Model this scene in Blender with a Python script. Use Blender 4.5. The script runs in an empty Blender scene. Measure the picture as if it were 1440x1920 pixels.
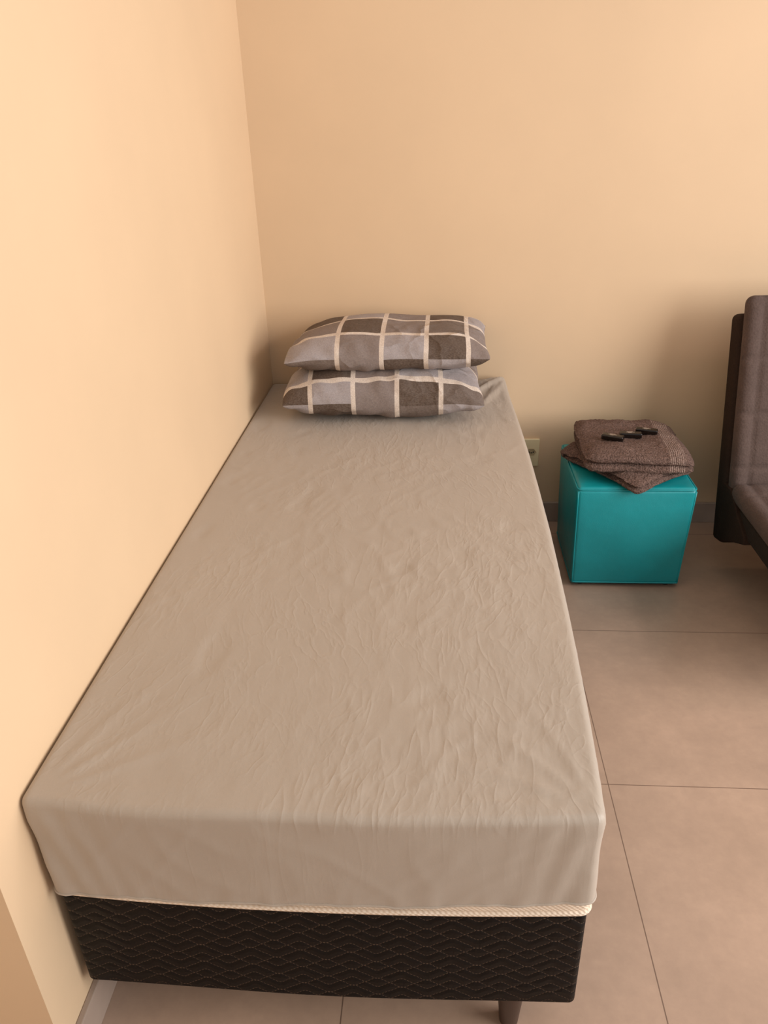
import bpy, bmesh, math, random
from mathutils import Vector, Matrix, noise, kdtree
random.seed(4)
S = bpy.context.scene
COL = S.collection
PI = math.pi
try:
    S.view_settings.view_transform = 'Standard'
    S.view_settings.look = 'None'
except Exception:
    pass

# ------------------------------------------------------------------ helpers
def lin(c):
    return tuple(((v/255.0)/12.92 if v/255.0 <= 0.04045 else ((v/255.0+0.055)/1.055)**2.4) for v in c)

def smooth(a, b, t):
    if a == b: return 0.0
    t = max(0.0, min(1.0, (t-a)/(b-a)))
    return t*t*(3-2*t)

def nz(x, y, z=0.0):
    return noise.noise(Vector((x, y, z)))

class Nodes:
    def __init__(self, name, rough=0.6):
        self.mat = bpy.data.materials.new(name)
        self.mat.use_nodes = True
        self.t = self.mat.node_tree
        self.b = self.t.nodes['Principled BSDF']
        self.b.inputs['Roughness'].default_value = rough
        self.tc = self.t.nodes.new('ShaderNodeTexCoord')
    def new(self, typ): return self.t.nodes.new(typ)
    def link(self, a, b): self.t.links.new(a, b)
    def m(self, op, a, b=None, c=None, clamp=False):
        n = self.new('ShaderNodeMath'); n.operation = op; n.use_clamp = clamp
        for i, v in enumerate((a, b, c)):
            if v is None: continue
            if isinstance(v, (int, float)): n.inputs[i].default_value = v
            else: self.link(v, n.inputs[i])
        return n.outputs[0]
    def xyz(self):
        s = self.new('ShaderNodeSeparateXYZ'); self.link(self.tc.outputs['Object'], s.inputs[0])
        return s.outputs[0], s.outputs[1], s.outputs[2]
    def noise(self, scale=8, detail=4, rough=0.55, stretch=None, rot=0.0, loc=(0, 0, 0), dist=0.0):
        n = self.new('ShaderNodeTexNoise')
        n.inputs['Scale'].default_value = scale
        n.inputs['Detail'].default_value = detail
        n.inputs['Roughness'].default_value = rough
        n.inputs['Distortion'].default_value = dist
        if stretch:
            mp = self.new('ShaderNodeMapping'); mp.inputs['Scale'].default_value = stretch
            mp.inputs['Location'].default_value = loc
            src = self.tc.outputs['Object']
            if rot:
                m0 = self.new('ShaderNodeMapping'); m0.inputs['Rotation'].default_value = (0, 0, rot)
                self.link(src, m0.inputs[0]); src = m0.outputs[0]
            self.link(src, mp.inputs[0]); self.link(mp.outputs[0], n.inputs['Vector'])
        else:
            self.link(self.tc.outputs['Object'], n.inputs['Vector'])
        return n.outputs['Fac']
    def mix(self, fac, a, b, blend='MIX'):
        n = self.new('ShaderNodeMix'); n.data_type = 'RGBA'; n.blend_type = blend
        for idx, v in ((0, fac), (6, a), (7, b)):
            if isinstance(v, (int, float)): n.inputs[idx].default_value = v
            elif isinstance(v, tuple): n.inputs[idx].default_value = (v[0], v[1], v[2], 1)
            else: self.link(v, n.inputs[idx])
        return n.outputs[2]
    def ramp(self, fac, lo, hi):
        n = self.new('ShaderNodeMapRange'); n.inputs[1].default_value = lo; n.inputs[2].default_value = hi
        self.link(fac, n.inputs[0]); return n.outputs[0]
    def crease(self, fac, k):
        """soft ridge lines where a noise crosses one half"""
        a = self.m('ABSOLUTE', self.m('SUBTRACT', fac, 0.5))
        return self.m('POWER', self.m('SUBTRACT', 1.0, self.m('MULTIPLY', a, k), clamp=True), 1.6)
    def color(self, c):
        if isinstance(c, tuple): self.b.inputs['Base Color'].default_value = (*c, 1)
        else: self.link(c, self.b.inputs['Base Color'])
    def bump(self, h, strength, dist, prev=None):
        n = self.new('ShaderNodeBump'); n.inputs['Strength'].default_value = strength
        n.inputs['Distance'].default_value = dist
        self.link(h, n.inputs['Height'])
        if prev is not None: self.link(prev, n.inputs['Normal'])
        self.link(n.outputs[0], self.b.inputs['Normal'])
        return n.outputs[0]

def mk(name, rgb, rough=0.6, var=0.08, scale=8, bs=None, bdist=0.002, bstr=0.3):
    N = Nodes(name, rough)
    c = lin(rgb)
    f = N.ramp(N.noise(scale, 4), 0.3, 0.7)
    N.color(N.mix(f, tuple(v*(1-var) for v in c), tuple(min(1, v*(1+var)) for v in c)))
    if bs: N.bump(N.noise(bs, 3), bstr, bdist)
    return N

def tag(o, label=None, cat=None, group=None, kind=None):
    if label: o['label'] = label
    if cat: o['category'] = cat
    if group: o['group'] = group
    if kind: o['kind'] = kind
    return o

def root(name, loc, label, cat, group=None, rotz=0):
    o = bpy.data.objects.new(name, None); COL.objects.link(o)
    o.empty_display_size = 0.05
    o.location = loc; o.rotation_euler = (0, 0, rotz)
    return tag(o, label, cat, group)

def obj(name, bm, mat, parent=None, origin=None, local=False, smoothed=True):
    if not local:
        off = Vector(parent.location) if parent is not None else Vector(origin or (0, 0, 0))
        bmesh.ops.translate(bm, verts=bm.verts, vec=-off)
    me = bpy.data.meshes.new(name); bm.to_mesh(me); bm.free()
    if smoothed:
        for p in me.polygons: p.use_smooth = True
    me.materials.append(mat)
    o = bpy.data.objects.new(name, me); COL.objects.link(o)
    if parent is not None: o.parent = parent
    elif origin: o.location = origin
    return o

def axis_pts(lo, hi, r, step, k=4):
    n = max(1, int(round((hi-lo-2*r)/step)))
    a = [lo + r*i/k for i in range(k)]
    a += [lo + r + (hi-lo-2*r)*i/n for i in range(n+1)]
    a += [hi - r + r*(i+1)/k for i in range(k)]
    return a

def rbox(x0, x1, y0, y1, z0, z1, r, step=0.02, f=None, kmin=0, bm=None, ring=None):
    X = axis_pts(x0, x1, r, step); Y = axis_pts(y0, y1, r, step); Z = axis_pts(z0, z1, r, step)
    bm = bm or bmesh.new(); cache = {}
    nx, ny, nzz = len(X)-1, len(Y)-1, len(Z)-1
    def V(i, j, k):
        key = (i, j, k)
        if key in cache: return cache[key]
        p = Vector((X[i], Y[j], Z[k]))
        c = Vector((min(max(p.x, x0+r), x1-r), min(max(p.y, y0+r), y1-r), min(max(p.z, z0+r), z1-r)))
        d = p - c
        n = d.normalized() if d.length > 1e-9 else Vector((0, 0, 1))
        q = c + n*r
        if f: q = f(q, n)
        v = bm.verts.new(q); cache[key] = v
        if ring is not None and k == kmin: ring.append(v.co.copy())
        return v
    def quad(a, b, c, d, flip):
        vs = [V(*a), V(*b), V(*c), V(*d)]
        if flip: vs.reverse()
        bm.faces.new(vs)
    for i in range(nx):
        for j in range(ny):
            quad((i, j, nzz), (i+1, j, nzz), (i+1, j+1, nzz), (i, j+1, nzz), False)
            if kmin == 0: quad((i, j, 0), (i+1, j, 0), (i+1, j+1, 0), (i, j+1, 0), True)
        for k in range(kmin, nzz):
            quad((i, 0, k), (i+1, 0, k), (i+1, 0, k+1), (i, 0, k+1), False)
            quad((i, ny, k), (i+1, ny, k), (i+1, ny, k+1), (i, ny, k+1), True)
    for j in range(ny):
        for k in range(kmin, nzz):
            quad((nx, j, k), (nx, j+1, k), (nx, j+1, k+1), (nx, j, k+1), False)
            quad((0, j, k), (0, j+1, k), (0, j+1, k+1), (0, j, k+1), True)
    return bm

def tube(bm, pts, r, n=8, closed=False):
    pts = [Vector(p) for p in pts]; rings = []
    N = len(pts)
    for i, p in enumerate(pts):
        if closed: t = pts[(i+1) % N] - pts[i-1]
        else: t = pts[min(i+1, N-1)] - pts[max(i-1, 0)]
        t.normalize()
        up = Vector((0, 0, 1)) if abs(t.z) < 0.9 else Vector((1, 0, 0))
        a = t.cross(up).normalized(); b = a.cross(t)
        rings.append([bm.verts.new(p + r*(math.cos(2*PI*k/n)*a + math.sin(2*PI*k/n)*b)) for k in range(n)])
    for i in range(N if closed else N-1):
        A, B = rings[i], rings[(i+1) % N]
        for k in range(n):
            bm.faces.new((A[k], A[(k+1) % n], B[(k+1) % n], B[k]))
    if not closed:
        bm.faces.new(rings[0]); bm.faces.new(list(reversed(rings[-1])))
    bmesh.ops.recalc_face_normals(bm, faces=bm.faces)
    return bm

def lathe(prof, cx, cy, n=24):
    bm = bmesh.new(); rings = []
    for r, z in prof:
        rings.append([bm.verts.new((cx+r*math.cos(2*PI*k/n), cy+r*math.sin(2*PI*k/n), z)) for k in range(n)])
    for A, B in zip(rings, rings[1:]):
        for k in range(n): bm.faces.new((A[k], A[(k+1) % n], B[(k+1) % n], B[k]))
    bm.faces.new(list(reversed(rings[0]))); bm.faces.new(rings[-1])
    bmesh.ops.recalc_face_normals(bm, faces=bm.faces)
    return bm

def box(x0, x1, y0, y1, z0, z1, bevel=0.0, bm=None):
    bm = bm or bmesh.new()
    v = [bm.verts.new((x, y, z)) for x in (x0, x1) for y in (y0, y1) for z in (z0, z1)]
    fs = [(0, 1, 3, 2), (4, 6, 7, 5), (0, 4, 5, 1), (2, 3, 7, 6), (0, 2, 6, 4), (1, 5, 7, 3)]
    for f in fs: bm.faces.new([v[i] for i in f])
    bmesh.ops.recalc_face_normals(bm, faces=bm.faces)
    if bevel: bmesh.ops.bevel(bm, geom=bm.edges[:], offset=bevel, segments=2, affect='EDGES', profile=0.5)
    return bm

# ------------------------------------------------------------------ camera
CAMZ = 1.489
cam = bpy.data.cameras.new('camera'); co = bpy.data.objects.new('camera', cam); COL.objects.link(co)
M = Matrix(((0.9976, -0.0057, 0.0697), (0.0644, 0.4624, -0.8843), (-0.0272, 0.8867, 0.4616)))
M = M.to_quaternion().to_matrix()
mw = M.to_4x4(); mw.translation = Vector((0, 0, CAMZ)); co.matrix_world = mw
cam.sensor_fit = 'AUTO'; cam.sensor_width = 36.0; cam.lens = 1442/1920*36
cam.clip_start = 0.02
S.camera = co

# ------------------------------------------------------------------ light
w = bpy.data.worlds.new('world'); S.world = w; w.use_nodes = True
bg = w.node_tree.nodes['Background']
bg.inputs[0].default_value = (1.0, 0.93, 0.88, 1); bg.inputs[1].default_value = 0.53
def area(name, loc, aim, sx, sy, power, col):
    l = bpy.data.lights.new(name, 'AREA'); l.shape = 'RECTANGLE'; l.size = sx; l.size_y = sy
    l.energy = power; l.color = col
    o = bpy.data.objects.new(name, l); COL.objects.link(o); o.location = loc
    d = Vector(aim)-Vector(loc); o.rotation_euler = d.to_track_quat('-Z', 'Y').to_euler()
    return o
area('window_light', (3.3, 0.20, 1.75), (-0.6, 0.35, 1.10), 2.6, 2.0, 158, (1.0, 0.955, 0.90))
area('pink_wall_fill', (3.0, 1.5, 2.5), (1.4, 2.79, 1.4), 0.5, 0.5, 8, (1.0, 0.60, 0.58))  # added fill light, gives the upper right back wall a pink tint

# ------------------------------------------------------------------ room
WX, WY = -0.629, 2.79
N = Nodes('wall_paint', 0.7)
c = lin((222, 195, 162))
f = N.ramp(N.noise(1.6, 5), 0.25, 0.75)
N.color(N.mix(f, tuple(v*0.94 for v in c), tuple(v*1.03 for v in c)))
N.bump(N.noise(140, 3), 0.06, 0.002)
wallm = N.mat
tag(obj('wall_back', box(WX-1.7, 3.6, WY, WY+0.12, 0, 2.8), wallm, smoothed=False), kind='structure')
tag(obj('wall_left', box(WX-1.7, WX, 0.697, WY, 0, 2.8), wallm, smoothed=False), kind='structure')
# added out-of-view wall, blocks ambient light to darken the left wall's end face
tag(obj('wall_light_blocker', box(WX-1.7, WX-0.42, -1.6, 0.697, 0, 2.8), wallm, smoothed=False), kind='structure')

N = Nodes('porcelain_floor', 0.33)
x, y, z = N.xyz()
def joint(v, off, per, wd):
    a = N.m('FRACT', N.m('DIVIDE', N.m('SUBTRACT', v, off - 50*per), per))
    d = N.m('MINIMUM', a, N.m('SUBTRACT', 1.0, a))
    return N.m('LESS_THAN', N.m('MULTIPLY', d, per), wd)
jx = N.m('MULTIPLY', joint(x, 0.424, 0.598, 0.0012), N.m('LESS_THAN', x, 0.8))
J = N.m('MAXIMUM', jx, joint(y, 1.405, 0.637, 0.0012))
f1 = N.ramp(N.noise(4.5, 8, 0.70), 0.3, 0.7); f2 = N.ramp(N.noise(45, 4), 0.3, 0.7)
c = lin((188, 161, 142))
base = N.mix(f1, tuple(v*0.82 for v in c), tuple(v*1.12 for v in c))
base = N.mix(N.m('MULTIPLY', f2, 0.35), base, tuple(v*0.82 for v in c))
N.color(N.mix(N.m('MULTIPLY', J, 0.75), base, lin((90, 68, 57))))
N.bump(N.m('SUBTRACT', 1.0, J), 0.3, 0.0008)
tag(obj('floor', box(WX-1.7, 3.6, -1.6, WY+0.12, -0.06, 0), N.mat, smoothed=False), kind='structure')

basem = mk('skirting_tile', (172, 154, 142), 0.45, 0.08, 12).mat
tag(obj('baseboard_back', box(WX, 3.6, WY-0.012, WY, 0, 0.085, 0.002), basem, smoothed=False), kind='structure')
tag(obj('baseboard_left', box(WX, WX+0.012, 0.697, WY-0.012, 0, 0.085, 0.002), basem, smoothed=False), kind='structure')

# ------------------------------------------------------------------ bed base
BX0, BX1, BY0, BY1 = -0.615, 0.238, 0.790, 2.765
N = Nodes('quilted_black_fabric', 0.6)
N.b.inputs['Specular IOR Level'].default_value = 0.20
x, y, z = N.xyz()
s = N.m('ADD', x, y)
sn1 = N.m('SINE', N.m('MULTIPLY', s, 2*PI/0.084))
sn3 = N.m('MULTIPLY', N.m('SINE', N.m('MULTIPLY', s, 6*PI/0.084)), -0.11)
wv = N.m('ADD', sn1, sn3)                                   # a sharper, zig-zag-like wave
def waves(amp, rh, off):
    a = N.m('FRACT', N.m('ADD', N.m('DIVIDE', N.m('ADD', z, 5*rh+off), rh), N.m('MULTIPLY', wv, amp)))
    return N.m('MULTIPLY', N.m('MINIMUM', a, N.m('SUBTRACT', 1.0, a)), rh)
d1 = waves(0.24, 0.045, 0.0); d2 = waves(-0.24, 0.045, 0.0)
d3 = waves(0.24, 0.045, 0.0225)
dm = N.m('MINIMUM', N.m('MINIMUM', d1, d2), d3)
dash = N.m('LESS_THAN', N.m('FRACT', N.m('DIVIDE', s, 0.0055)), 0.62)
thread = N.m('MULTIPLY', N.m('LESS_THAN', dm, 0.0008), dash)
c = lin((16, 11, 9))
f = N.ramp(N.noise(300, 2), 0.3, 0.7)
base = N.mix(f, tuple(v*0.75 for v in c), tuple(v*1.2 for v in c))
N.color(N.mix(N.m('MULTIPLY', thread, 0.45), base, lin((124, 102, 86))))
hgt = N.m('POWER', N.m('MINIMUM', N.m('DIVIDE', dm, 0.010), 1.0), 0.6)
N.bump(hgt, 0.55, 0.005)
quilt = N.mat
bed = root('bed_base', (-0.19, 1.78, 0), 'low black box bed base in quilted fabric under the grey sheeted mattress', 'bed base')
def basef(p, n):
    q = p.copy()
    q.y -= 0.006*(1-((p.x+0.19)/0.43)**2)*(1 if p.y < 1.0 else 0)
    if n.z < 0: q.z += 0.003*math.sin(p.x*9)
    return q
obj('upholstered_box', rbox(BX0, BX1, BY0, BY1, 0.128, 0.372, 0.012, 0.03, basef), quilt, bed)
legm = mk('dark_leg_wood', (58, 40, 32), 0.4, 0.15, 30).mat
for lx, ly in ((0.135, 0.835), (-0.50, 0.99), (0.135, 1.78), (-0.50, 1.78), (0.135, 2.68), (-0.50, 2.68)):
    obj('leg', lathe([(0.015, 0), (0.017, 0.004), (0.025, 0.11), (0.029, 0.136)], lx, ly), legm, bed)

# ------------------------------------------------------------------ mattress
SX0, SX1, SY0, SY1, ZT = -0.6275, 0.242, 0.783, 2.775, 0.589
def bed_shape(p):
    q = p.copy()
    u = (p.x-SX0)/(SX1-SX0); v = (p.y-SY0)/(SY1-SY0)
    v = max(0, min(1, v)); u = max(0, min(1, u))
    q.x += 0.030*smooth(0.55, 1, u)*math.sin(PI*v)**0.7
    q.y -= 0.014*(1-(2*u-1)**2)*smooth(0.22, 0, v)
    # sides draw in a little towards the bottom next to the wall
    q.x += 0.012*smooth(0.25, 0, u)*smooth(ZT-0.02, ZT-0.21, p.z)
    return q
N = mk('mattress_knit', (232, 216, 198), 0.8, 0.05, 20)
x, y, z = N.xyz()
N.bump(N.m('MULTIPLY', N.m('SINE', N.m('MULTIPLY', N.m('ADD', x, y), 700.0)), N.m('SINE', N.m('MULTIPLY', z, 900.0))), 0.4, 0.0015)
mattm = N.mat
mat_root = root('mattress', (-0.19, 1.78, 0.374), 'off-white single mattress showing only a thin knitted edge below the grey sheet', 'mattress')
obj('mattress_body', rbox(SX0+0.008, SX1-0.006, SY0+0.006, SY1-0.008, 0.374, ZT-0.018, 0.010, 0.04, lambda p, n: bed_shape(p)), mattm, mat_root)
def perim(x0, x1, y0, y1, r, z, n=6, st=0.05):
    pts = []
    for cx, cy, a0 in ((x1-r, y0+r, -PI/2), (x1-r, y1-r, 0), (x0+r, y1-r, PI/2), (x0+r, y0+r, PI)):
        for i in range(n+1):
            a = a0+PI/2*i/n; pts.append(Vector((cx+r*math.cos(a), cy+r*math.sin(a), z)))
    out = []
    for a, b in zip(pts, pts[1:]+pts[:1]):
        m_ = max(1, int((b-a).length/st))
        out += [a.lerp(b, i/m_) for i in range(m_)]
    return out
pp = [bed_shape(p) for p in perim(SX0+0.009, SX1-0.005, SY0+0.005, SY1-0.008, 0.014, 0.3790)]
obj('piping', tube(bmesh.new(), pp, 0.0048, 8, True), mattm, mat_root)

# ------------------------------------------------------------------ fitted sheet
corners = [(SX0+.015, SY0+.015, 1.6), (SX1-.015, SY0+.015, 1.6), (SX1-.02, SY1-.02, 4.2), (SX0+.02, SY1-.02, .6)]
def ridge(x, y, sx, sy, seed, sharp):
    n = nz(x*sx, y*sy, seed)
    return max(0.0, 1-abs(n)*sharp)**2
def fold(p, ax, ay, bx, by, wd, amp):
    """one raised fold along the segment a-b, dying away towards b"""
    dx, dy = bx-ax, by-ay; L2 = dx*dx+dy*dy
    t = max(0.0, min(1.0, ((p.x-ax)*dx+(p.y-ay)*dy)/L2))
    d = math.hypot(p.x-ax-t*dx, p.y-ay-t*dy)
    return amp*math.exp(-(d/wd)**2)*(1-t)**0.8
SR = 0.014
HEM0 = 0.396
def sheetf(p, n):
    q = bed_shape(p)
    u = (p.x-SX0)/(SX1-SX0); v = (p.y-SY0)/(SY1-SY0)
    hem = 0.384 + 0.014*smooth(0.05, 0.6, u) + 0.010*smooth(0.6, 1, u) + 0.005*nz(p.x*9, p.y*9, 3) + 0.0018*nz(p.x*40, p.y*40, 3)
    if q.z < ZT-0.02: q.z = ZT - (ZT-q.z)*(ZT-hem)/(ZT-HEM0)
    wx = p.x + 0.05*nz(p.x*3, p.y*2.2, 1.7); wy = p.y + 0.06*nz(p.x*2.5, p.y*2, 8.1)
    topw = max(0.0, n.z)
    h = 0.0
    if topw > 0:
        inner = smooth(0.0, 0.06, min(u, 1-u, v*2, (1-v)*2))
        mask = smooth(-0.15, 0.35, nz(p.x*2.2, p.y*1.6, 4.4))
        center = (0.3+0.7*smooth(0.15, 0.6, u))*(0.5+0.5*smooth(0.2, 0.5, v))
        fan = wx + 0.10*(p.y-1.8)*(u-0.5)
        h += 0.0018*ridge(fan, wy, 16, 4.2, 2.2, 6.0)*mask*center
        h += 0.0016*ridge(wx+0.15*wy, wy, 23, 7.5, 9.4, 5.5)*smooth(-0.1, 0.4, nz(p.x*2.7+5, p.y*2.1, 6.4))*center
        h += 0.0014*ridge(wx-0.25*wy, wy, 21, 9.0, 15.4, 5.5)*smooth(0.0, 0.4, nz(p.x*3+9, p.y*2.5, 1.4))
        h += 0.0016*nz(p.x*3, p.y*2.5, 11) + 0.0007*nz(p.x*24, p.y*16, 5)
        # small dimples
        h -= 0.0020*smooth(0.32, 0.62, nz(p.x*13, p.y*10, 27))
        for cx, cy, amp in corners:
            dx, dy = p.x-cx, p.y-cy; r = math.hypot(dx, dy)
            th = math.atan2(abs(dy), abs(dx))
            wv_ = math.sin(th*17+2.5*nz(p.x*4, p.y*4, 2))
            h += amp*0.0030*(max(0, wv_)**1.6)*math.exp(-r/0.15)*smooth(0.02, 0.09, r)
        # bunched folds running in from the far right corner
        h += fold(p, SX1-0.02, SY1-0.03, SX1-0.15, SY1-0.16, 0.013, 0.017)
        h += fold(p, SX1-0.015, SY1-0.06, SX1-0.11, SY1-0.26, 0.011, 0.012)
        h += fold(p, SX1-0.05, SY1-0.02, SX1-0.20, SY1-0.08, 0.012, 0.012)
        q.z += h*topw*(0.25+0.75*inner)
    # soft, slightly uneven top edge at the foot end
    ew = math.exp(-max(0, p.y-SY0)/0.03)*smooth(ZT-0.05, ZT, p.z)
    q.z += ew*(0.004*nz(p.x*5, 3.3, 1)-0.001); q.y += ew*0.005*nz(p.x*6, 7.7, 2)
    # the far right corner is pulled up into a gather
    rc = math.hypot(p.x-SX1, p.y-SY1)
    q.z += 0.022*math.exp(-(rc/0.10)**2)*smooth(0.45, 0.58, p.z)
    side = 1-topw
    if side > 0.02:
        hs = 0.0013*ridge(p.x+p.y+0.5*p.z, p.z, 8, 6, 21, 3.5)*smooth(-0.2, .3, nz(p.x*4+p.y*4, p.z*5, 7))
        hs += 0.0012*ridge(p.x+p.y-0.9*p.z, p.z, 11, 5, 31, 4)
        hs += 0.0012*nz((p.x+p.y)*4, p.z*5, 3)
        # puckers running up from the elastic hem
        hs += 0.0032*max(0, nz((p.x+p.y)*34, p.z*4, 41))*smooth(0.475, 0.385, p.z)
        for cx, cy, amp in corners:
            r = math.hypot(p.x-cx, p.y-cy)
            hs += min(1.6, amp)*0.0015*math.sin(r*150+p.z*30)*math.exp(-r/0.06)
        hs *= smooth(ZT, ZT-0.03, p.z)
        q.x += n.x*hs*side; q.y += n.y*hs*side
    q.x = max(q.x, WX+0.001); q.y = min(q.y, WY-0.002)
    return q
N = Nodes('grey_cotton_sheet', 0.52)
c = lin((175, 164, 152))
f = N.ramp(N.noise(2.5, 4), 0.3, 0.7); f2 = N.ramp(N.noise(1.0, 3, 0.6, (420, 160, 420)), 0.3, 0.7)
base = N.mix(f, tuple(v*0.97 for v in c), tuple(v*1.03 for v in c))
N.color(N.mix(N.m('MULTIPLY', f2, 0.22), base, tuple(v*0.84 for v in c)))
m1 = N.ramp(N.noise(3.2, 2), 0.46, 0.64)
m2 = N.ramp(N.noise(1.0, 2, 0.5, (3, 3, 3), 0.0, (7, 3, 1)), 0.48, 0.64)
m3 = N.ramp(N.noise(1.0, 2, 0.5, (4, 3, 3), 0.0, (1, 9, 4)), 0.49, 0.64)
k1 = N.m('MULTIPLY', N.crease(N.noise(1.0, 2, 0.5, (26, 7.0, 5), 0.06, (0, 0, 0), 0.2), 10), m1)
k2 = N.m('MULTIPLY', N.crease(N.noise(1.0, 2, 0.5, (34, 13, 6), -0.25, (3, 1, 2), 0.2), 11), m2)
k3 = N.m('MULTIPLY', N.crease(N.noise(1.0, 2, 0.5, (38, 14, 6), 0.35, (5, 8, 2), 0.2), 11), m3)
kk = N.m('ADD', N.m('MULTIPLY', k1, 0.9), N.m('ADD', N.m('MULTIPLY', k2, 0.7), N.m('MULTIPLY', k3, 0.6)))
x, y, z = N.xyz()
topm = N.m('ADD', 0.25, N.m('MULTIPLY', N.m('DIVIDE', N.m('SUBTRACT', z, 0.165), 0.025, clamp=True), 0.75))
b0 = N.bump(N.m('MULTIPLY', kk, topm), 0.29, 0.0022)
b1 = N.bump(N.m('MULTIPLY', N.noise(1.0, 3, 0.5, (34, 20, 14)), topm), 0.28, 0.002, b0)
N.bump(N.noise(900, 2), 0.10, 0.001, b1)
N.b.inputs['Sheen Weight'].default_value = 0.18
sheetm = N.mat
ring = []
sb = rbox(SX0, SX1, SY0, SY1, HEM0-SR, ZT, SR, 0.0075, sheetf, kmin=4, ring=ring)
sh = root('fitted_sheet', (-0.19, 1.78, 0.39), 'wrinkled plain grey fitted sheet stretched over the whole mattress', 'bed sheet')
obj('sheet_fabric', sb, sheetm, sh)
ring.sort(key=lambda p: math.atan2((p.y-1.78)/1.0, (p.x+0.19)/0.43))
obj('hem', tube(bmesh.new(), [p+Vector((0, 0, 0.001)) for p in ring], 0.0022, 6, True), sheetm, sh)

# ------------------------------------------------------------------ pillows
N = Nodes('plaid_cotton', 0.8)
at = N.new('ShaderNodeAttribute'); at.attribute_name = 'plaid'
f = N.ramp(N.noise(1.0, 3, 0.6, (520, 200, 300)), 0.35, 0.65)
g = N.ramp(N.noise(1.0, 3, 0.6, (160, 600, 300)), 0.35, 0.65)
dk = N.mix(N.m('MULTIPLY', f, 0.30), at.outputs['Color'], (0.035, 0.026, 0.021))
N.color(N.mix(N.m('MULTIPLY', g, 0.18), dk, (0.45, 0.38, 0.33)))
kp = N.m('MULTIPLY', N.crease(N.noise(1.0, 2, 0.5, (7, 10, 9), 0.4, (2, 2, 2), 0.3), 8), N.ramp(N.noise(6, 2), 0.42, 0.62))
b0 = N.bump(kp, 0.55, 0.010)
b1 = N.bump(N.noise(9, 4), 0.5, 0.016, b0)
N.bump(N.noise(700, 2), 0.1, 0.001, b1)
plaid = N.mat
PAL = {'d': lin((82, 65, 54)), 'm': lin((134, 122, 119)), 'l': lin((168, 161, 164)), 's': lin((228, 214, 202)), 'k': lin((108, 94, 87))}
def pillow(name, loc, W, D, Tt, Tb, tx, ty, by, top, bot, rotz, seed, label, below=None, slump=0.0, box=0.56):
    """tx, ty / by: pale stripe positions on the top and the underside, in metres from the centre"""
    sw = 0.0075
    hx, hy = W/2, D/2
    def coords(h, cs):
        marks = sorted(set([-h, h]+[e for c_ in cs for e in (c_-sw, c_+sw) if -h < e < h]))
        out = []
        for p, q in zip(marks, marks[1:]):
            n = max(1, int(math.ceil((q-p)/0.0085)))
            out += [p+(q-p)*i/n for i in range(n)]
        out.append(h)
        ext = [h*(1-t) for t in (0.004, 0.012, 0.022)]
        out = sorted(set([round(v, 6) for v in out+ext+[-e for e in ext]]))
        res = [out[0]]
        for v in out[1:]:
            if v-res[-1] > 0.0007: res.append(v)
        return res
    X = coords(hx, tx); Y = coords(hy, ty+by)
    def cell(x, y, xs, ys, tab):
        if any(abs(x-c_) < sw for c_ in xs) or any(abs(y-c_) < sw for c_ in ys): return PAL['s']
        ix = sum(1 for c_ in xs if x > c_); iy = sum(1 for c_ in ys if y > c_)
        row = tab[min(iy, len(tab)-1)]
        return PAL[row[min(ix, len(row)-1)]]
    bm = bmesh.new(); cl = bm.loops.layers.float_color.new('plaid')
    cr, sr = math.cos(rotz), math.sin(rotz)
    def pos(x, y, side):
        u, v = x/hx, y/hy
        au, av = min(1, abs(u)), min(1, abs(v))
        px = x*(1-0.035*(1-v*v)*au)*(1-0.018*av**7); py = y*(1-0.050*(1-u*u)*av)*(1-0.030*au**7)
        px += 0.010*nz(y*6, 1.3, seed)*au; py += 0.018*nz(x*5, 2.7, seed+1)*av
        e = (1-au**3.0)*(1-av**2.5)
        if side > 0: zz = Tt*max(0, e)**box
        else: zz = -Tb*max(0, e)**0.40
        wr = min(1, e*3)
        zz += wr*side*(0.013*nz(px*5, py*5, seed)+0.005*nz(px*12, py*9, seed+4))
        edge = math.exp(-((1-max(au, av))/0.10))
        zz += 0.008*math.sin((px+py)*62+4*nz(px*8, py*8, seed))*edge*(1-edge)*2
        zz += 0.030*nz(px*3.6, py*3.6, seed+9)*(1-wr*0.7)
        zz -= 0.012*(au*av)**4
        zz += slump*u*0.5
        if below is not None and side < 0:
            X_ = loc[0]+cr*px-sr*py; Y_ = loc[1]+sr*px+cr*py
            _, idx, dd = below[0].find((X_, Y_, 0))
            if dd < 0.02: zz = max(zz, below[1][idx]+0.0015-loc[2])
        if below is None and side < 0: zz = max(zz, ZT+0.0050-loc[2])
        return Vector((px, py, zz))
    vt = {}; vb = {}; tops = []
    for i, x in enumerate(X):
        for j, y in enumerate(Y):
            t = pos(x, y, 1); b = pos(x, y, -1)
            rim = i in (0, len(X)-1) or j in (0, len(Y)-1)
            if t.z < b.z+0.002 and not rim: t.z = b.z+0.002
            if rim: t.z = max(t.z, b.z)
            vt[i, j] = bm.verts.new(t); tops.append(t)
            vb[i, j] = vt[i, j] if rim else bm.verts.new(b)
    for i in range(len(X)-1):
        for j in range(len(Y)-1):
            mx, my = (X[i]+X[i+1])/2, (Y[j]+Y[j+1])/2
            for vv, tab, fl in ((vt, top, 0), (vb, bot, 1)):
                q = [vv[i, j], vv[i+1, j], vv[i+1, j+1], vv[i, j+1]]
                if fl: q.reverse()
                try: fc = bm.faces.new(q)
                except ValueError: continue
                cc = cell(mx, my, tx, by if fl else ty, tab)
                for lp in fc.loops: lp[cl] = (*cc, 1)
    kd = kdtree.KDTree(len(tops)); hs = []
    for i, t in enumerate(tops):
        kd.insert((loc[0]+cr*t.x-sr*t.y, loc[1]+sr*t.x+cr*t.y, 0), i); hs.append(loc[2]+t.z)
    kd.balance()
    o = obj(name, bm, plaid, local=True)
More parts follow.
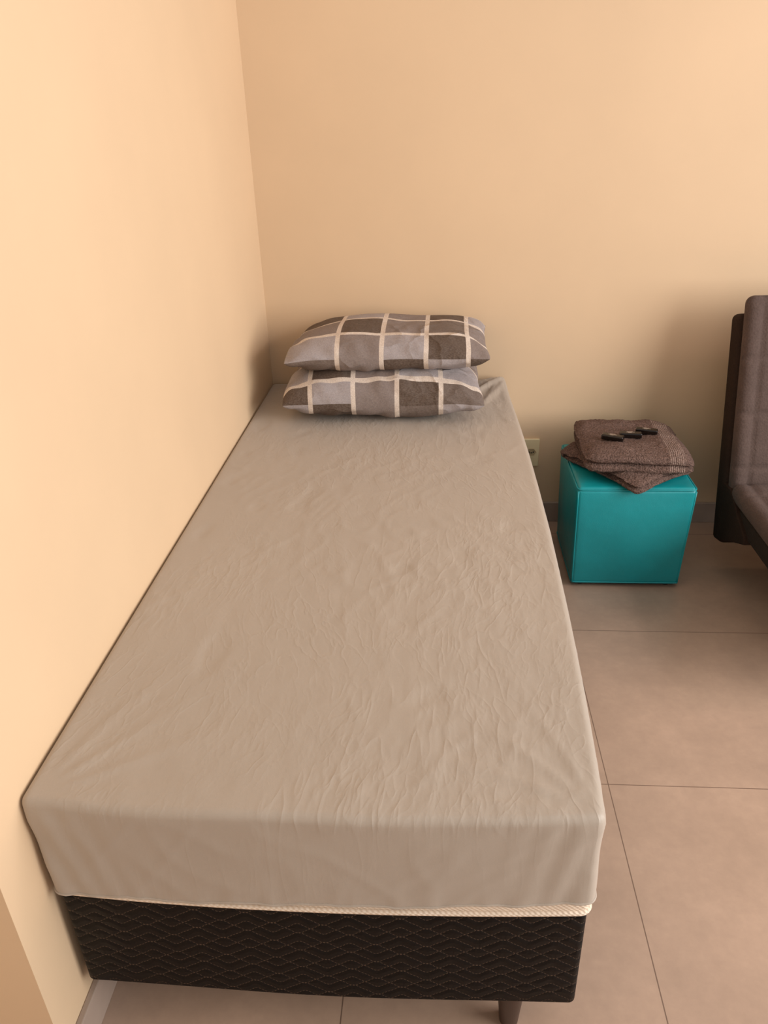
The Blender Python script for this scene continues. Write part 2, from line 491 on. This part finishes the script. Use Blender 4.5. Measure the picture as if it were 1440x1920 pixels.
    o.location = loc; o.rotation_euler = (0, 0, rotz)
    tag(o, label, 'pillow', 'plaid pillows stacked at the head of the bed')
    return kd, hs
# rows run from the front (nearest the camera) to the back, columns left to right
low = pillow('pillow', (-0.182, 2.545, 0.662), 0.658, 0.450, 0.116, 0.078,
       [-0.235, -0.094, 0.048, 0.190], [-0.186, -0.04, 0.10], [-0.06, 0.08],
       ['dlmdk', 'ldmll', 'mlkdm', 'dmldm'], ['ldmkl', 'mldml', 'dmlkd'], 0.012, 3.0,
       'plaid pillow lying directly on the grey sheet, lower of the two', None, 0.0, 0.46)
pillow('pillow', (-0.163, 2.560, 0.803), 0.660, 0.425, 0.072, 0.070,
       [-0.158, -0.014, 0.128, 0.262], [-0.128, 0.01, 0.15], [-0.05, 0.09],
       ['lmldm', 'mdmkm', 'dlmdl', 'mdlkm'], ['kmdld', 'mldml', 'dmlkd'], -0.015, 12.0,
       'plaid pillow resting on top of another pillow, upper of the two', low, 0.012)

# ------------------------------------------------------------------ ottoman
OX0, OX1, OY0, OY1, OZ = 0.454, 0.838, 2.288, 2.674, 0.384
N = mk('teal_faux_leather', (14, 146, 154), 0.40, 0.08, 5)
vo = N.new('ShaderNodeTexVoronoi'); vo.inputs['Scale'].default_value = 420
N.link(N.tc.outputs['Object'], vo.inputs['Vector'])
b0 = N.bump(N.noise(6, 3), 0.4, 0.014)
N.bump(vo.outputs['Distance'], 0.18, 0.0012, b0)
teal = N.mat
ocx, ocy = (OX0+OX1)/2, (OY0+OY1)/2
ot = root('ottoman', (ocx, ocy, 0), 'teal faux leather cube ottoman standing between the bed and the sofa', 'ottoman')
def taper(p):
    q = p.copy(); k = 1 - 0.055*(1-p.z/OZ)
    q.x = ocx+(p.x-ocx)*k; q.y = ocy+(p.y-ocy)*k
    return q
def ottf(p, n):
    q = taper(p)
    u = 1-((p.x-ocx)/0.193)**2; v = 1-((p.y-ocy)/0.193)**2; t = 1-((p.z-0.2)/0.19)**2
    a = 0.010+0.004*nz(p.x*9, p.y*9, p.z*9)
    if abs(n.x) > 0.7: q.x += math.copysign(a*max(0, v)*max(0, t), n.x)
    if abs(n.y) > 0.7: q.y += math.copysign(a*max(0, u)*max(0, t), n.y)
    return q
obj('body', rbox(OX0, OX1, OY0, OY1, 0.014, OZ-0.004, 0.014, 0.02, ottf), teal, ot)
def lidf(p, n):
    q = taper(p)
    u = 1-((p.x-ocx)/0.193)**2; v = 1-((p.y-ocy)/0.193)**2
    if n.z > 0.5: q.z += 0.007*max(0, u)**0.6*max(0, v)**0.6 + 0.002*nz(p.x*14, p.y*14, 2)
    return q
obj('top_panel', rbox(OX0+0.003, OX1-0.003, OY0+0.003, OY1-0.003, OZ-0.022, OZ, 0.012, 0.02, lidf), teal, ot)
pb = bmesh.new()
tube(pb, [taper(p) for p in perim(OX0+.002, OX1-.002, OY0+.002, OY1-.002, 0.016, OZ-0.006, 5, 0.04)], 0.0030, 8, True)
for cx, cy in ((OX0+.004, OY0+.004), (OX1-.004, OY0+.004), (OX0+.004, OY1-.004), (OX1-.004, OY1-.004)):
    tube(pb, [taper(Vector((cx, cy, 0.016+i*0.0356))) for i in range(11)], 0.0032, 8)
tube(pb, [taper(p) for p in perim(OX0, OX1, OY0, OY1, 0.014, 0.020, 5, 0.04)], 0.003, 8, True)
obj('seam_piping', pb, teal, ot)
blackp = mk('black_plastic', (26, 24, 24), 0.45, 0.1, 30).mat
obj('base_plate', box(OX0+0.022, OX1-0.022, OY0+0.022, OY1-0.022, 0.006, 0.016, 0.002), blackp, ot, smoothed=False)
for sx in (OX0+0.045, OX1-0.045):
    for sy in (OY0+0.045, OY1-0.045):
        obj('foot', lathe([(0.016, 0), (0.018, 0.002), (0.018, 0.007)], sx, sy), blackp, ot)

# ------------------------------------------------------------------ towels
def towel_mat(name, border):
    N = Nodes(name, 0.95)
    N.b.inputs['Specular IOR Level'].default_value = 0.15
    x, y, z = N.xyz()
    c = lin((120, 98, 90))
    f = N.ramp(N.noise(190, 3), 0.3, 0.7); f3 = N.ramp(N.noise(14, 3), 0.3, 0.7)
    base = N.mix(f, tuple(v*0.42 for v in c), tuple(v*1.38 for v in c))
    base = N.mix(N.m('MULTIPLY', f3, 0.25), base, tuple(v*0.7 for v in c))
    wv = N.m('ADD', y, N.m('MULTIPLY', N.m('SINE', N.m('MULTIPLY', x, 38.0)), 0.006))
    a = N.m('FRACT', N.m('DIVIDE', N.m('ADD', N.m('ADD', wv, N.m('MULTIPLY', x, 0.45)), 3.0), 0.075))
    ln = N.m('MULTIPLY', N.m('LESS_THAN', a, 0.032), f)
    base = N.mix(N.m('MULTIPLY', ln, 0.5), base, lin((176, 152, 140)))
    if border:
        inb = N.m('MULTIPLY', N.m('GREATER_THAN', x, 0.092), N.m('LESS_THAN', x, 0.142))
        st = N.m('LESS_THAN', N.m('FRACT', N.m('DIVIDE', x, 0.0066)), 0.45)
        base = N.mix(N.m('MULTIPLY', N.m('MULTIPLY', inb, st), N.m('ADD', 0.22, N.m('MULTIPLY', f, 0.32))), base, lin((198, 176, 164)))
    N.color(base)
    b0 = N.bump(N.noise(22, 3), 0.9, 0.015)
    N.bump(N.noise(190, 3), 1.0, 0.009, b0)
    return N.mat
def folded_towel(name, loc, rotz, W, D, layers, t, mat, label, drop, seed, group):
    path = []
    for i in range(layers):
        zc = t*(i+0.5); d = 1 if i % 2 == 0 else -1
        ins = 0.004*(i % 3)
        n = 40
        for k in range(n+1):
            path.append((d*(-D/2+t/2+(D-t)*k/n)*(1-ins), zc))
        if i < layers-1:
            for k in range(1, 8):
                a = -PI/2+PI*k/8
                path.append((d*((D/2-t/2)*(1-ins)+t/2*math.cos(a)), zc+t/2+t/2*math.sin(a)))
    P = [Vector((0, a, b)) for a, b in path]
    nrm = []
    for i in range(len(P)):
        tg = (P[min(i+1, len(P)-1)]-P[max(i-1, 0)]).normalized()
        nrm.append(Vector((0, -tg.z, tg.y)))
    th = t*0.46
    loop = [p+n*th for p, n in zip(P, nrm)]
    tipe = P[-1]+(P[-1]-P[-2]).normalized()*th*0.9; tips = P[0]+(P[0]-P[1]).normalized()*th*0.9
    loop = loop+[tipe]+[p-n*th for p, n in reversed(list(zip(P, nrm)))]+[tips]
    us = [-1, -0.992, -0.975] + [-0.95+1.9*i/46 for i in range(47)] + [0.975, 0.992, 1]
    bm = bmesh.new(); rows = []
    cr, sr = math.cos(rotz), math.sin(rotz)
    zt = t*layers
    for u in us:
        x = u*W/2; row = []
        for p in loop:
            q = Vector((x, p.y, p.z))
            vy = min(1, abs(p.y)/(D/2))
            lift = 0.018*nz(x*6, p.y*6, seed)+0.008*nz(x*15, p.y*15, seed+5)
            q.z += lift*min(1, p.z/zt)*0.8
            rim = smooth(0.88, 1.0, abs(u))
            lay = (p.z/t) % 1.0
            q.z += (0.5-lay)*t*0.60*rim
            q.z -= max(0, p.z-zt*0.6)*0.30*smooth(0.72, 1, max(abs(u), vy))
            q.x *= 1-0.065*vy**7; q.y *= 1-0.065*abs(u)**7
            q.x += 0.010*nz(p.y*8, p.z*40, seed+2)*abs(u)
            q.y += 0.008*nz(x*9, p.z*50, seed+3)*vy
            fz = 0.0024
            q += Vector((nz(q.x*130, q.y*130, q.z*130), nz(q.x*130, q.y*130, q.z*130+7), nz(q.x*130, q.y*130, q.z*130+13)))*fz
            X_ = loc[0]+cr*q.x-sr*q.y; Y_ = loc[1]+sr*q.x+cr*q.y
            q.z -= drop(X_, Y_)
            row.append(bm.verts.new(q))
        rows.append(row)
    L = len(loop)
    for A, B in zip(rows, rows[1:]):
        for k in range(L): bm.faces.new((A[k], A[(k+1) % L], B[(k+1) % L], B[k]))
    for row in (rows[0], rows[-1]):
        h = len(P)
        for k in range(h-1):
            bm.faces.new((row[k], row[k+1], row[L-3-k], row[L-2-k]))
        bm.faces.new((row[h-1], row[h], row[h+1])); bm.faces.new((row[L-2], row[L-1], row[0]))
    bmesh.ops.recalc_face_normals(bm, faces=bm.faces)
    o = obj(name, bm, mat, local=True); o.location = loc; o.rotation_euler = (0, 0, rotz)
    tag(o, label, 'towel', group)
    def height(X, Y):
        """height of the towel's upper surface at a point of the room"""
        return max((loc[2]+v.co.z for v in o.data.vertices
                    if math.hypot(loc[0]+cr*v.co.x-sr*v.co.y-X, loc[1]+sr*v.co.x+cr*v.co.y-Y) < 0.016), default=loc[2])
    return height
def drop_low(X, Y):
    out = max(0, 2.310-Y)+max(0, 0.475-X)+max(0, X-0.81)
    return out*0.25
def drop_top(X, Y):
    d = math.hypot(max(0, X-0.74), max(0, 2.36-Y))
    return 0.13*d + 0.2*max(0, X-0.80) + 0.10*max(0, 2.34-Y)
folded_towel('bath_towel', (0.640, 2.460, OZ+0.0085), math.radians(36), 0.275, 0.360, 2, 0.0215, towel_mat('brown_terry', False),
             'brown towel turned askew on the teal ottoman, under another towel', drop_low, 2.0, 'folded brown towels on the ottoman')
hgt_top = folded_towel('bath_towel', (0.655, 2.474, OZ+0.052), math.radians(-2), 0.352, 0.350, 2, 0.0290, towel_mat('brown_terry_striped', True),
             'brown towel with pale striped border on top of the pile holding three black packets', drop_top, 6.0, 'folded brown towels on the ottoman')

# ------------------------------------------------------------------ small black packets on the towel
packm = mk('glossy_black_wrap', (22, 16, 14), 0.18, 0.15, 60).mat
markm = mk('pale_print', (190, 172, 158), 0.5, 0.1, 60).mat
for (px, py, rz, lab) in ((0.580, 2.428, -0.45, 'small black packet on the towel, nearest the bed'),
                          (0.646, 2.462, -0.10, 'small black packet between two others on the towel'),
                          (0.708, 2.500, -0.32, 'small black packet on the towel, nearest the striped border')):
    r_ = root('soap_packet', (px, py, hgt_top(px, py)-0.001), lab, 'packet', 'three black packets on the towel', rz)
    obj('wrapper', rbox(-0.036, 0.036, -0.0130, 0.0130, 0, 0.018, 0.0045, 0.006), packm, r_, local=True)
    mb = bmesh.new()
    for k, (a, b) in enumerate(((-0.012, 0.006), (-0.016, 0.012), (-0.010, 0.002))):
        box(a, b, 0.005-0.005*k, 0.0070-0.005*k, 0.0178, 0.0183, 0, mb)
    tag(obj('printed_mark', mb, markm, r_, local=True, smoothed=False), 'faint pale print')

# ------------------------------------------------------------------ outlet
platem = mk('cream_plastic', (240, 226, 184), 0.4, 0.03, 10).mat
darkm = mk('socket_dark', (40, 34, 30), 0.5, 0.1, 30).mat
ow = root('wall_outlet', (0.351, WY, 0.30), 'cream plastic wall outlet on the back wall, half hidden beside the bed', 'outlet')
obj('cover_plate', box(0.315, 0.390, WY-0.010, WY, 0.243, 0.357, 0.003), platem, ow, smoothed=False)
hb = bmesh.new()
HX = 0.360
def hexring(r, yy): return [hb.verts.new((HX+r*1.25*math.cos(PI/3*k), yy, 0.304+r*math.sin(PI/3*k))) for k in range(6)]
A = hexring(0.016, WY-0.0098); B = hexring(0.0155, WY-0.0120); Cc = hexring(0.013, WY-0.0120); Dd = hexring(0.0122, WY-0.0102)
for P_, Q_ in ((A, B), (B, Cc), (Cc, Dd)):
    for k in range(6): hb.faces.new((P_[k], P_[(k+1) % 6], Q_[(k+1) % 6], Q_[k]))
hb.faces.new(Dd); bmesh.ops.recalc_face_normals(hb, faces=hb.faces)
obj('socket', hb, mk('socket_cream', (186, 168, 132), 0.5, 0.05, 20).mat, ow, smoothed=False)
for hx_ in (-0.008, 0, 0.008):
    h = lathe([(0.0026, 0), (0.0026, 0.002)], 0, 0, 12)
    bmesh.ops.rotate(h, verts=h.verts, cent=(0, 0, 0), matrix=Matrix.Rotation(PI/2, 3, 'X'))
    bmesh.ops.translate(h, verts=h.verts, vec=(HX+hx_, WY-0.0098, 0.304-(0.003 if hx_ == 0 else 0)))
    obj('pin_hole', h, darkm, ow)

# ------------------------------------------------------------------ sofa
def suede(name, rgb, sheen=0.0):
    N = Nodes(name, 0.9)
    c = lin(rgb)
    f = N.ramp(N.noise(9, 5, 0.65), 0.3, 0.7); g = N.ramp(N.noise(170, 3, 0.6), 0.3, 0.7)
    b_ = N.mix(f, tuple(v*0.82 for v in c), tuple(v*1.14 for v in c))
    N.color(N.mix(N.m('MULTIPLY', g, 0.5), b_, tuple(v*0.55 for v in c)))
    N.bump(N.noise(170, 3), 0.6, 0.003)
    N.b.inputs['Sheen Weight'].default_value = sheen
    N.b.inputs['Specular IOR Level'].default_value = 0.1
    return N.mat
mauve = suede('mauve_grey_suede', (99, 84, 79), 0.04); darks = suede('dark_brown_suede', (56, 44, 38)); greyb = suede('charcoal_fabric', (56, 49, 45))
LX0, LX1 = 0.982, 2.85
so = root('sofa', ((LX0+LX1)/2, 2.1, 0), 'armless grey-brown sofa bed with a leaning stitched backrest beside the ottoman', 'sofa')
lean = math.radians(14.5); O = Vector((0, 2.406, 0.352))
av = Vector((0, math.sin(lean), math.cos(lean))); bv = Vector((0, math.cos(lean), -math.sin(lean)))
def fr(p): return Vector((p.x, 0, 0)) + O + av*p.z + bv*p.y
def groove(t, off, per, wd):
    a = ((t-off)/per) % 1.0; d = min(a, 1-a)*per
    return math.exp(-(d/wd)**2)
def backf(p, n):
    q = p.copy()
    if n.y < -0.3:
        g = max(groove(p.z, 0.05, 0.18, 0.008), groove(p.x, LX0+0.055, 0.31, 0.008))
        q.y += 0.007*g
    return fr(q)
obj('backrest_cushion', rbox(LX0+0.004, LX1, -0.004, 0.052, -0.045, 0.607, 0.026, 0.009, backf), mauve, so)
obj('rear_cover', rbox(LX0-0.004, LX1, 0.044, 0.126, -0.225, 0.552, 0.020, 0.03, lambda p, n: fr(p)), darks, so)
def seatf(p, n):
    q = p.copy()
    if n.z > 0.3:
        g = max(groove(p.y, 1.80, 0.25, 0.008), groove(p.x, LX0+0.055, 0.31, 0.008)); q.z -= 0.007*g
    return q
obj('seat_cushion', rbox(LX0, LX1, 1.66, 2.405, 0.290, 0.358, 0.030, 0.010, seatf), mauve, so)
obj('seat_base', rbox(LX0+0.010, LX1-0.01, 1.68, 2.38, 0.232, 0.292, 0.008, 0.05), greyb, so)
fb = bmesh.new()
poly = [(2.415, 0.128), (2.47, 0.33), (2.39, 0.33), (2.31, 0.285), (2.22, 0.245), (2.21, 0.222), (2.26, 0.200)]
va = [fb.verts.new((LX0-0.002, a, b)) for a, b in poly]; vb_ = [fb.verts.new((LX0+0.03, a, b)) for a, b in poly]
fb.faces.new(va); fb.faces.new(list(reversed(vb_)))
for k in range(len(poly)):
    fb.faces.new((va[k], vb_[k], vb_[(k+1) % len(poly)], va[(k+1) % len(poly)]))
bmesh.ops.recalc_face_normals(fb, faces=fb.faces)
bmesh.ops.bevel(fb, geom=fb.edges[:], offset=0.004, segments=2, affect='EDGES', profile=0.5)
tag(obj('hinge_flap', fb, darks, so, smoothed=False), 'dark angular flap at the hinge')
for lx in (LX0+0.30, LX1-0.25):
    for ly in (1.78, 2.33):
        obj('leg', lathe([(0.018, 0), (0.020, 0.004), (0.028, 0.234)], lx, ly), blackp, so)
